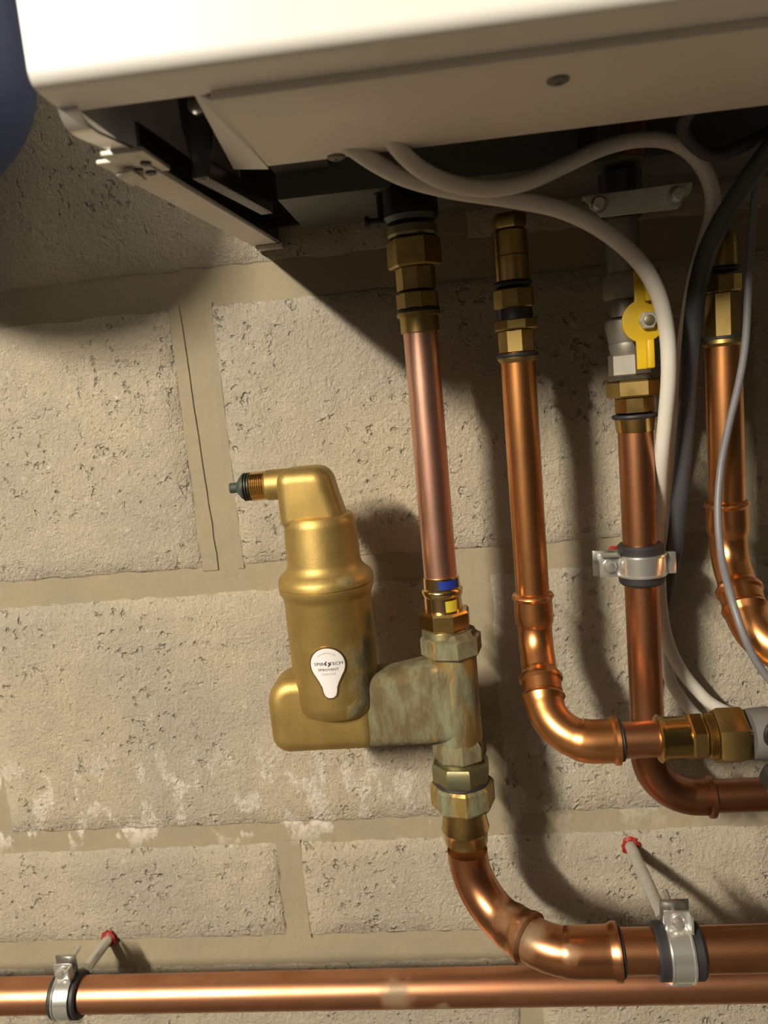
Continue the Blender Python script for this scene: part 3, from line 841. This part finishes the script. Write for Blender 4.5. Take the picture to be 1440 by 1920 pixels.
def gas_valve():
    z = [90.1, 60.0, 58.1, 42.5, 40.6, 31.7, 30.5, 15.8, 13.9, 8.7, -4.8]
    t = thing('gas_valve', 'nickel ball valve with bright yellow lever under the boiler', 'valve', (XG - 3, YG, z[10]))
    x = XG - 3
    part('riser', vlathe(x, YG, [(z[1] - 3, 10.3), (z[0] + 6, 10.3)], 12, .1), 'nickel', t)
    part('top_nut', hexz(x, YG, z[3], z[2], 13.2, .30, 1.4, 6), 'nickel', t)
    part('neck', vlathe(x, YG, [(z[5], 9.4), (z[4], 9.4), (z[3], 8.6)], 28), 'nickel', t)
    part('ball_housing', vlathe(x, YG, [(z[7], 11.2), (z[6] - 5, 13.0), (z[6] - 1, 12.6), (z[6], 11)], 28), 'nickel', t)
    part('lower_body', vlathe(x + .5, YG, [(z[9], 10.5), (z[8], 11.8), (z[7], 11.2)], 28), 'nickel', t)
    part('bottom_hex', hexz(x + 1, YG, z[10], z[9], 13.4, .04, .9, 6), 'nickel', t)
    hy = YG - 27
    c = (117.8, -112.0, 26.5)
    part('stem', lathe((c[0], YG - 9, c[2]), (0, -1, 0), [(0, 6), (18, 6)], 20), 'nickel', t)
    cx, cz = c[0], c[2]
    up = (118.9, -112.0, 55.2)[2] - cz; dn = (116.7, -112.0, -1.5)[2] - cz
    outl = []
    def arc(a, b, n=12):
        for k in range(n + 1):
            q = math.radians(a + (b - a) * k / n); outl.append((cx + 12.6 * math.cos(q), cz + 12.6 * math.sin(q)))
    arc(68, -68); outl.append((cx + 4.8, cz + dn)); outl.append((cx - 4.6, cz + dn)); arc(-112, -248); outl.append((cx - 4.6, cz + up)); outl.append((cx + 4.8, cz + up))
    h = part('lever', prism(outl, hy - 1.2, hy + 1.2), 'yellow_paint', t, bevel=.5)
    for a, b in ((11, up), (dn, -11)):
        part('lever_rib', box(cx + .4, cx + 4.6, hy - 6, hy - 1, cz + min(a, b), cz + max(a, b)), 'yellow_paint', h, bevel=1)
    part('lever_nut', lathe((cx + 2, hy - 1, cz), (0, -1, 0), [(0, 5.4), (4, 5.4), (4.6, 4.6)], 6), 'zinc_matt', t)
    part('stem_end', lathe((cx + 2, hy - 5, cz), (0, -1, 0), [(0, 3.2), (1.6, 3.0), (2, 2.2)], 18), 'brass_olive', t)
gas_valve()

def bar():
    a = (86.0, -112.0, 98.1); b = (148.6, -112.0, 93.5)
    zc = 95.1
    t = thing('fixing_bar', 'pale galvanised steel strip with two bolts above the gas valve', 'bracket', ((a[0] + b[0]) / 2, -110, zc - 8))
    poly = [(a[0], zc + 5.2), (a[0] + 10, zc - 7.2), (b[0] - 9, zc - 7.2), (b[0] - 1, zc + 2), (b[0], zc + 6.4), (b[0] - 8, zc + 6.8)]
    part('strip', prism(poly, -112.5, -110.5), 'zinc_pale', t, bevel=.5)
    part('strip_leg', box(XG - 30, XG + 26, -110.5, -104, zc + 4.5, zc + 6.3), 'zinc_matt', t)
    for dx in (a[0] + 8.5, b[0] - 9.5):
        part('bolt', lathe((dx, -112.4, zc), (0, -1, 0), [(0, 5.2), (1.2, 5.2), (1.4, 4.2), (4.4, 4.0), (5, 3.2)], 18), 'zinc', t)
    part('boss', vlathe(XG - 3, YG, [(zc - 6, 9), (zc - 4, 12), (zc + 22, 13), (zc + 24, 9)], 24), 'dark_steel', t)
bar()

# ------------------------------------------------------------------ right-hand pipe
def pipe_four():
    X, Y = 172.4, -85.0
    t = thing('copper_pipe', 'copper pipe behind the thin grey wire near the right edge', 'pipe', (X, Y, -180))
    z = [86.2, 72.5, 55.4, 53.5, 51.1, 40.2, 29.3, 13.5, 12.2, 9.7, 7.8]
    part('nozzle', vlathe(X, Y, [(z[2], 9.5), (z[1], 9.2), (z[1] + 3, 7.5), (z[0], 4.5), (z[0] + 8, 4.5)], 24), 'brass_dull', t)
    part('seal_ring', torus((X, Y, (z[2] + z[3]) / 2), (0, 0, 1), 9.4, 1.5), 'rubber', t)
    part('hex_collar', hexz(X, Y, z[5], z[4], 11.4, .3, .8, 8), 'brass_dull', t)
    part('adapter', hexz(X, Y, z[7], z[5], 10.9, .1, .6, 8), 'brass_dull', t)
    part('seal_ring', torus((X, Y, (z[7] + z[8]) / 2), (0, 0, 1), 11.4, 1.3), 'rubber', t)
    part('flange_ring', vlathe(X, Y, [(z[10], 11.2), (z[9], 12.6), (z[8], 12.4)], 32), 'brass_dull', t)
    zb = -126.3
    pa = Path([(X, Y, z[10] + 6), (X, Y, zb), (X, Y - 52, zb - 52), (320, Y - 52, zb - 52)], [30, 29])
    sb = pa.near((167.7, -98.0, -90.8)); sm = pa.near((X, Y - 26, zb - 26))
    part('pipe', sweep(pa, [(0, 11), (sb + 3, 11)], 36, 6), 'copper_warm', t)
    part('elbow', sweep(pa, [(sb - 1.2, 11.3), (sb, 13.4), (sb + 1.6, 14.2), (sb + 3.2, 13.2), (sb + 4, 12.6), (sb + 16, 12.9), (sb + 20, 12.4), (sb + 22, 11.4), (sm - 16, 11.4), (sm - 14, 12.8), (sm - 12, 14.2), (sm - 9.5, 14.2), (sm - 8, 12.8), (sm - 1, 12.8), (sm, 12)], 36, 1.5), 'copper_warm', t)
    part('elbow', sweep(pa, [(sm, 12), (sm + .6, 13.4), (sm + 2.4, 14.2), (sm + 4.2, 13.6), (sm + 6, 12.8), (sm + 12, 12.3), (sm + 80, 12.3), (sm + 82, 11)], 36, 1.5), 'copper_warm', t)
    part('pipe', sweep(pa, [(sm + 78, 11), (pa.L, 11)], 36, 6), 'copper_warm', t)
pipe_four()

# ------------------------------------------------------------------ long pipe along the bottom
def pipe_bottom():
    t = thing('copper_pipe', 'long straight copper pipe running along the bottom of the wall', 'pipe', (0, -60, -474))
    part('pipe', lathe((-900, -60, -460), (1, 0, 0), [(k * 20, 14) for k in range(0, 81)], 40), 'copper_bottom', t)
pipe_bottom()

# ------------------------------------------------------------------ pipe clamps
def clamp(label, c, axis, ear, r, wr, wb, plug, group='rubber lined pipe clamps', rod_mat='zinc', rod_r=4.2, tilt=0.0):
    """c centre on the pipe, axis along the pipe, ear the side on which the closing screw sits, plug the anchor point in the wall"""
    a = Vector(axis).normalized(); e = Vector(ear).normalized(); out = Vector((0, -1, 0)); c = Vector(c)
    if tilt:
        m = Matrix.Rotation(tilt, 3, out); a = m @ a; e = m @ e
    t = thing('pipe_clamp', label, 'pipe clamp', tuple(c - Vector((0, 0, r + 6))), group)
    lin = part('rubber_liner', lathe(c - a * wr, a, [(0, r + .2), (0, r + 2.6), (1.4, r + 3.6), (2 * wr - 1.4, r + 3.6), (2 * wr, r + 2.6), (2 * wr, r + .2)], 44), 'rubber', t)
    band = part('band', lathe(c - a * wb, a, [(0, r + 3.4), (0, r + 5.2), (1.2, r + 5.4), (1.8, r + 4.6), (2 * wb - 1.8, r + 4.6), (2 * wb - 1.2, r + 5.4), (2 * wb, r + 5.2), (2 * wb, r + 3.4)], 48), 'zinc_bright', t, angle=25)
    ec = c + e * (r + 10)
    f = part('front_ear', obox(ec + out * 3.4, e, a, out, 6.5, wb + .5, .9), 'zinc_bright', t, bevel=.4)
    b = part('rear_ear', obox(ec - out * 3.2 + e * 1.6, e, a, out, 8, wb + 1.5, .9), 'zinc', t, bevel=.4)
    part('closing_screw', lathe(ec + out * 9.6 + e * .5, -out, [(0, 1.6), (.4, 3.2), (2.2, 4.3), (4.6, 4.3), (4.7, 1.9), (34, 1.9), (34.6, 1.2)], 18), 'zinc_bright', t)
    part('side_lip', obox(ec + out * 6 + a * (wb + .2), e, a, out, 6, .7, 3.4), 'zinc_bright', t)
    hc = c - e * (r + 7)
    part('hinge_ear', obox(hc, e, a, out, 4, wb, 2.2), 'zinc_bright', t, bevel=.6)
    boss = c - out * (r + 9)
    part('boss', lathe(c - out * (r + 4), -out, [(0, 7), (9, 7), (9.5, 6)], 8), 'zinc', t)
    p = Vector(plug); d = (p - boss).normalized()
    L_ = (p - boss).length
    part('threaded_rod', lathe(boss, d, [(-2, rod_r), (L_ * .45, rod_r), (L_ * .46, rod_r * 1.04), (L_ + 22, rod_r * 1.04)], 20), rod_mat, t)
    # ragged red wall plug
    pr = []; V = []; Fs = []
    n = 22
    for i, (y, rr) in enumerate(((6, 5.2), (-1.0, 7.4), (-2.6, 6.2), (-2.0, 4.6), (4, 4.4))):
        for k in range(n):
            q = 2 * math.pi * k / n; j = rr * (1 + (rng.uniform(-.16, .2) if i in (1, 2) else 0))
            V.append((p.x + j * math.cos(q), y + (rng.uniform(-.8, .8) if i in (1, 2) else 0), p.z + j * math.sin(q)))
    for i in range(4):
        for k in range(n): Fs.append((i * n + k, i * n + (k + 1) % n, (i + 1) * n + (k + 1) % n, (i + 1) * n + k))
    part('wall_plug', (V, Fs), 'red_plastic', t, label='red plastic wall plug')
    return t
clamp('rubber lined clamp on the upright gas pipe with its screw ear to the left', (XG + .2, YG, -127.2), (0, 0, 1), (-1, 0, .04), 11, 13.2, 7.2, (XG + 2, 0, -140), rod_r=4)
clamp('rubber lined clamp on the long bottom pipe, shiny rod above', (-343.5, -60, -460), (1, 0, 0), (0, 0, 1), 14, 11.5, 7.0, (-336.5, 0, -455.5), rod_mat='zinc_bright')
clamp('rubber lined clamp on the thick pipe, matt rod rising to a red plug', (118, -135, -371.5), (1, 0, 0), (0, 0, 1), 14, 14.5, 7.6, (118.5, 0, -384), rod_mat='zinc_matt', rod_r=4.4, tilt=0.0)

# ------------------------------------------------------------------ cables
def cable(name, label, pts, r, mat, group=None):
    pa = smooth_path(pts, 8)
    o = part(name, sweep(pa, [(0, r), (pa.L, r)], 16, 4), mat)
    # origin at the cable's lowest point is not needed: a single mesh
    return tag(o, label, 'cable', group)
cable('power_cable', 'pale cable sagging from the boiler across the gas valve and down beside it',
      [(-58.8, -215.0, 131.7), (-48.6, -205.0, 124.9), (-38.7, -196.0, 119.2), (-27.2, -186.0, 112.2), (-12.2, -176.0, 105.6), (10.6, -166.0, 99.7), (38.7, -156.0, 94.8), (67.5, -148.0, 87.7), (90.7, -142.0, 75.5), (110.0, -136.0, 58.8), (122.2, -128.0, 41.1),
       (129.5, -118.0, 19.4), (132.0, -110.0, -5.5), (132.0, -100.0, -31.4), (131.9, -88.0, -59.1), (134.8, -66.0, -93.9), (138.1, -48.0, -123.6), (139.1, -42.0, -148.3), (140.0, -40.0, -170.7), (142.8, -38.0, -192.0), (147.7, -36.0, -208.8), (155.7, -34.0, -225.3), (165.5, -32.0, -239.5), (176.9, -30.0, -252.4), (197.0, -28.0, -264.9), (232.8, -28.0, -281.7)], 4.6, 'cable_pale')
cable('power_cable', 'pale cable arching over the galvanised strip and dropping behind the dark hose',
      [(-22.8, -215.0, 130.8), (-20.1, -205.0, 123.2), (-15.6, -194.0, 115.9), (-5.0, -184.0, 107.1), (10.6, -174.0, 100.9), (29.9, -166.0, 98.3), (50.2, -158.0, 101.5), (71.2, -150.0, 109.7), (92.7, -142.0, 118.2), (114.2, -135.0, 122.1), (133.1, -128.0, 120.6), (148.1, -120.0, 112.6), (158.2, -112.0, 99.4), (161.7, -104.0, 86.1), (160.9, -92.0, 71.8),
       (157.6, -78.0, 48.8), (156.1, -62.0, 17.1), (154.0, -48.0, -24.6), (152.8, -30.0, -81.6), (149.4, -24.0, -129.4), (145.1, -24.0, -165.5), (143.5, -26.0, -197.6), (146.7, -26.0, -227.8), (155.8, -26.0, -248.2), (169.5, -24.0, -266.1), (192.5, -22.0, -284.6), (235.9, -20.0, -303.0)], 4.4, 'cable_pale')
cable('drain_hose', 'thick dark hose dropping from the boiler right of the yellow valve',
      [(188.7, -150.0, 121.0), (179.2, -140.0, 106.6), (170.2, -130.0, 92.9), (161.0, -118.0, 75.9), (156.1, -104.0, 58.0), (153.5, -92.0, 31.6), (152.1, -82.0, -6.9), (150.6, -74.0, -48.0), (148.8, -64.0, -88.0), (148.5, -48.0, -128.2), (147.3, -26.0, -165.1), (143.0, -14.0, -201.5), (138.9, -9.0, -237.4), (138.0, -8.0, -268.4), (148.6, -8.0, -292.1), (180.8, -8.0, -300.9), (240.9, -8.0, -305.8)], 5.6, 'cable_dark')
cable('sensor_wire', 'thin grey wire curving over the right-hand copper pipe',
      [(180.8, -125.0, 106.4), (179.2, -118.0, 79.8), (177.8, -114.0, 45.2), (176.0, -112.0, 9.1), (172.3, -110.0, -15.5), (166.6, -108.0, -40.6), (161.3, -108.0, -66.2), (157.1, -114.0, -91.4), (154.4, -126.0, -115.2), (152.1, -146.0, -132.7), (154.3, -157.0, -151.7), (161.0, -160.0, -170.1), (175.8, -160.0, -193.2)], 2.2, 'cable_grey')
cable('sensor_wire', 'faint grey wire looping inside the boiler opening near the right edge',
      [(141.6, -180.0, 132.6), (136.1, -165.0, 128.7), (132.4, -150.0, 121.1), (148.9, -140.0, 108.7), (170.1, -135.0, 113.1), (194.4, -130.0, 124.0)], 3.6, 'cable_dark')
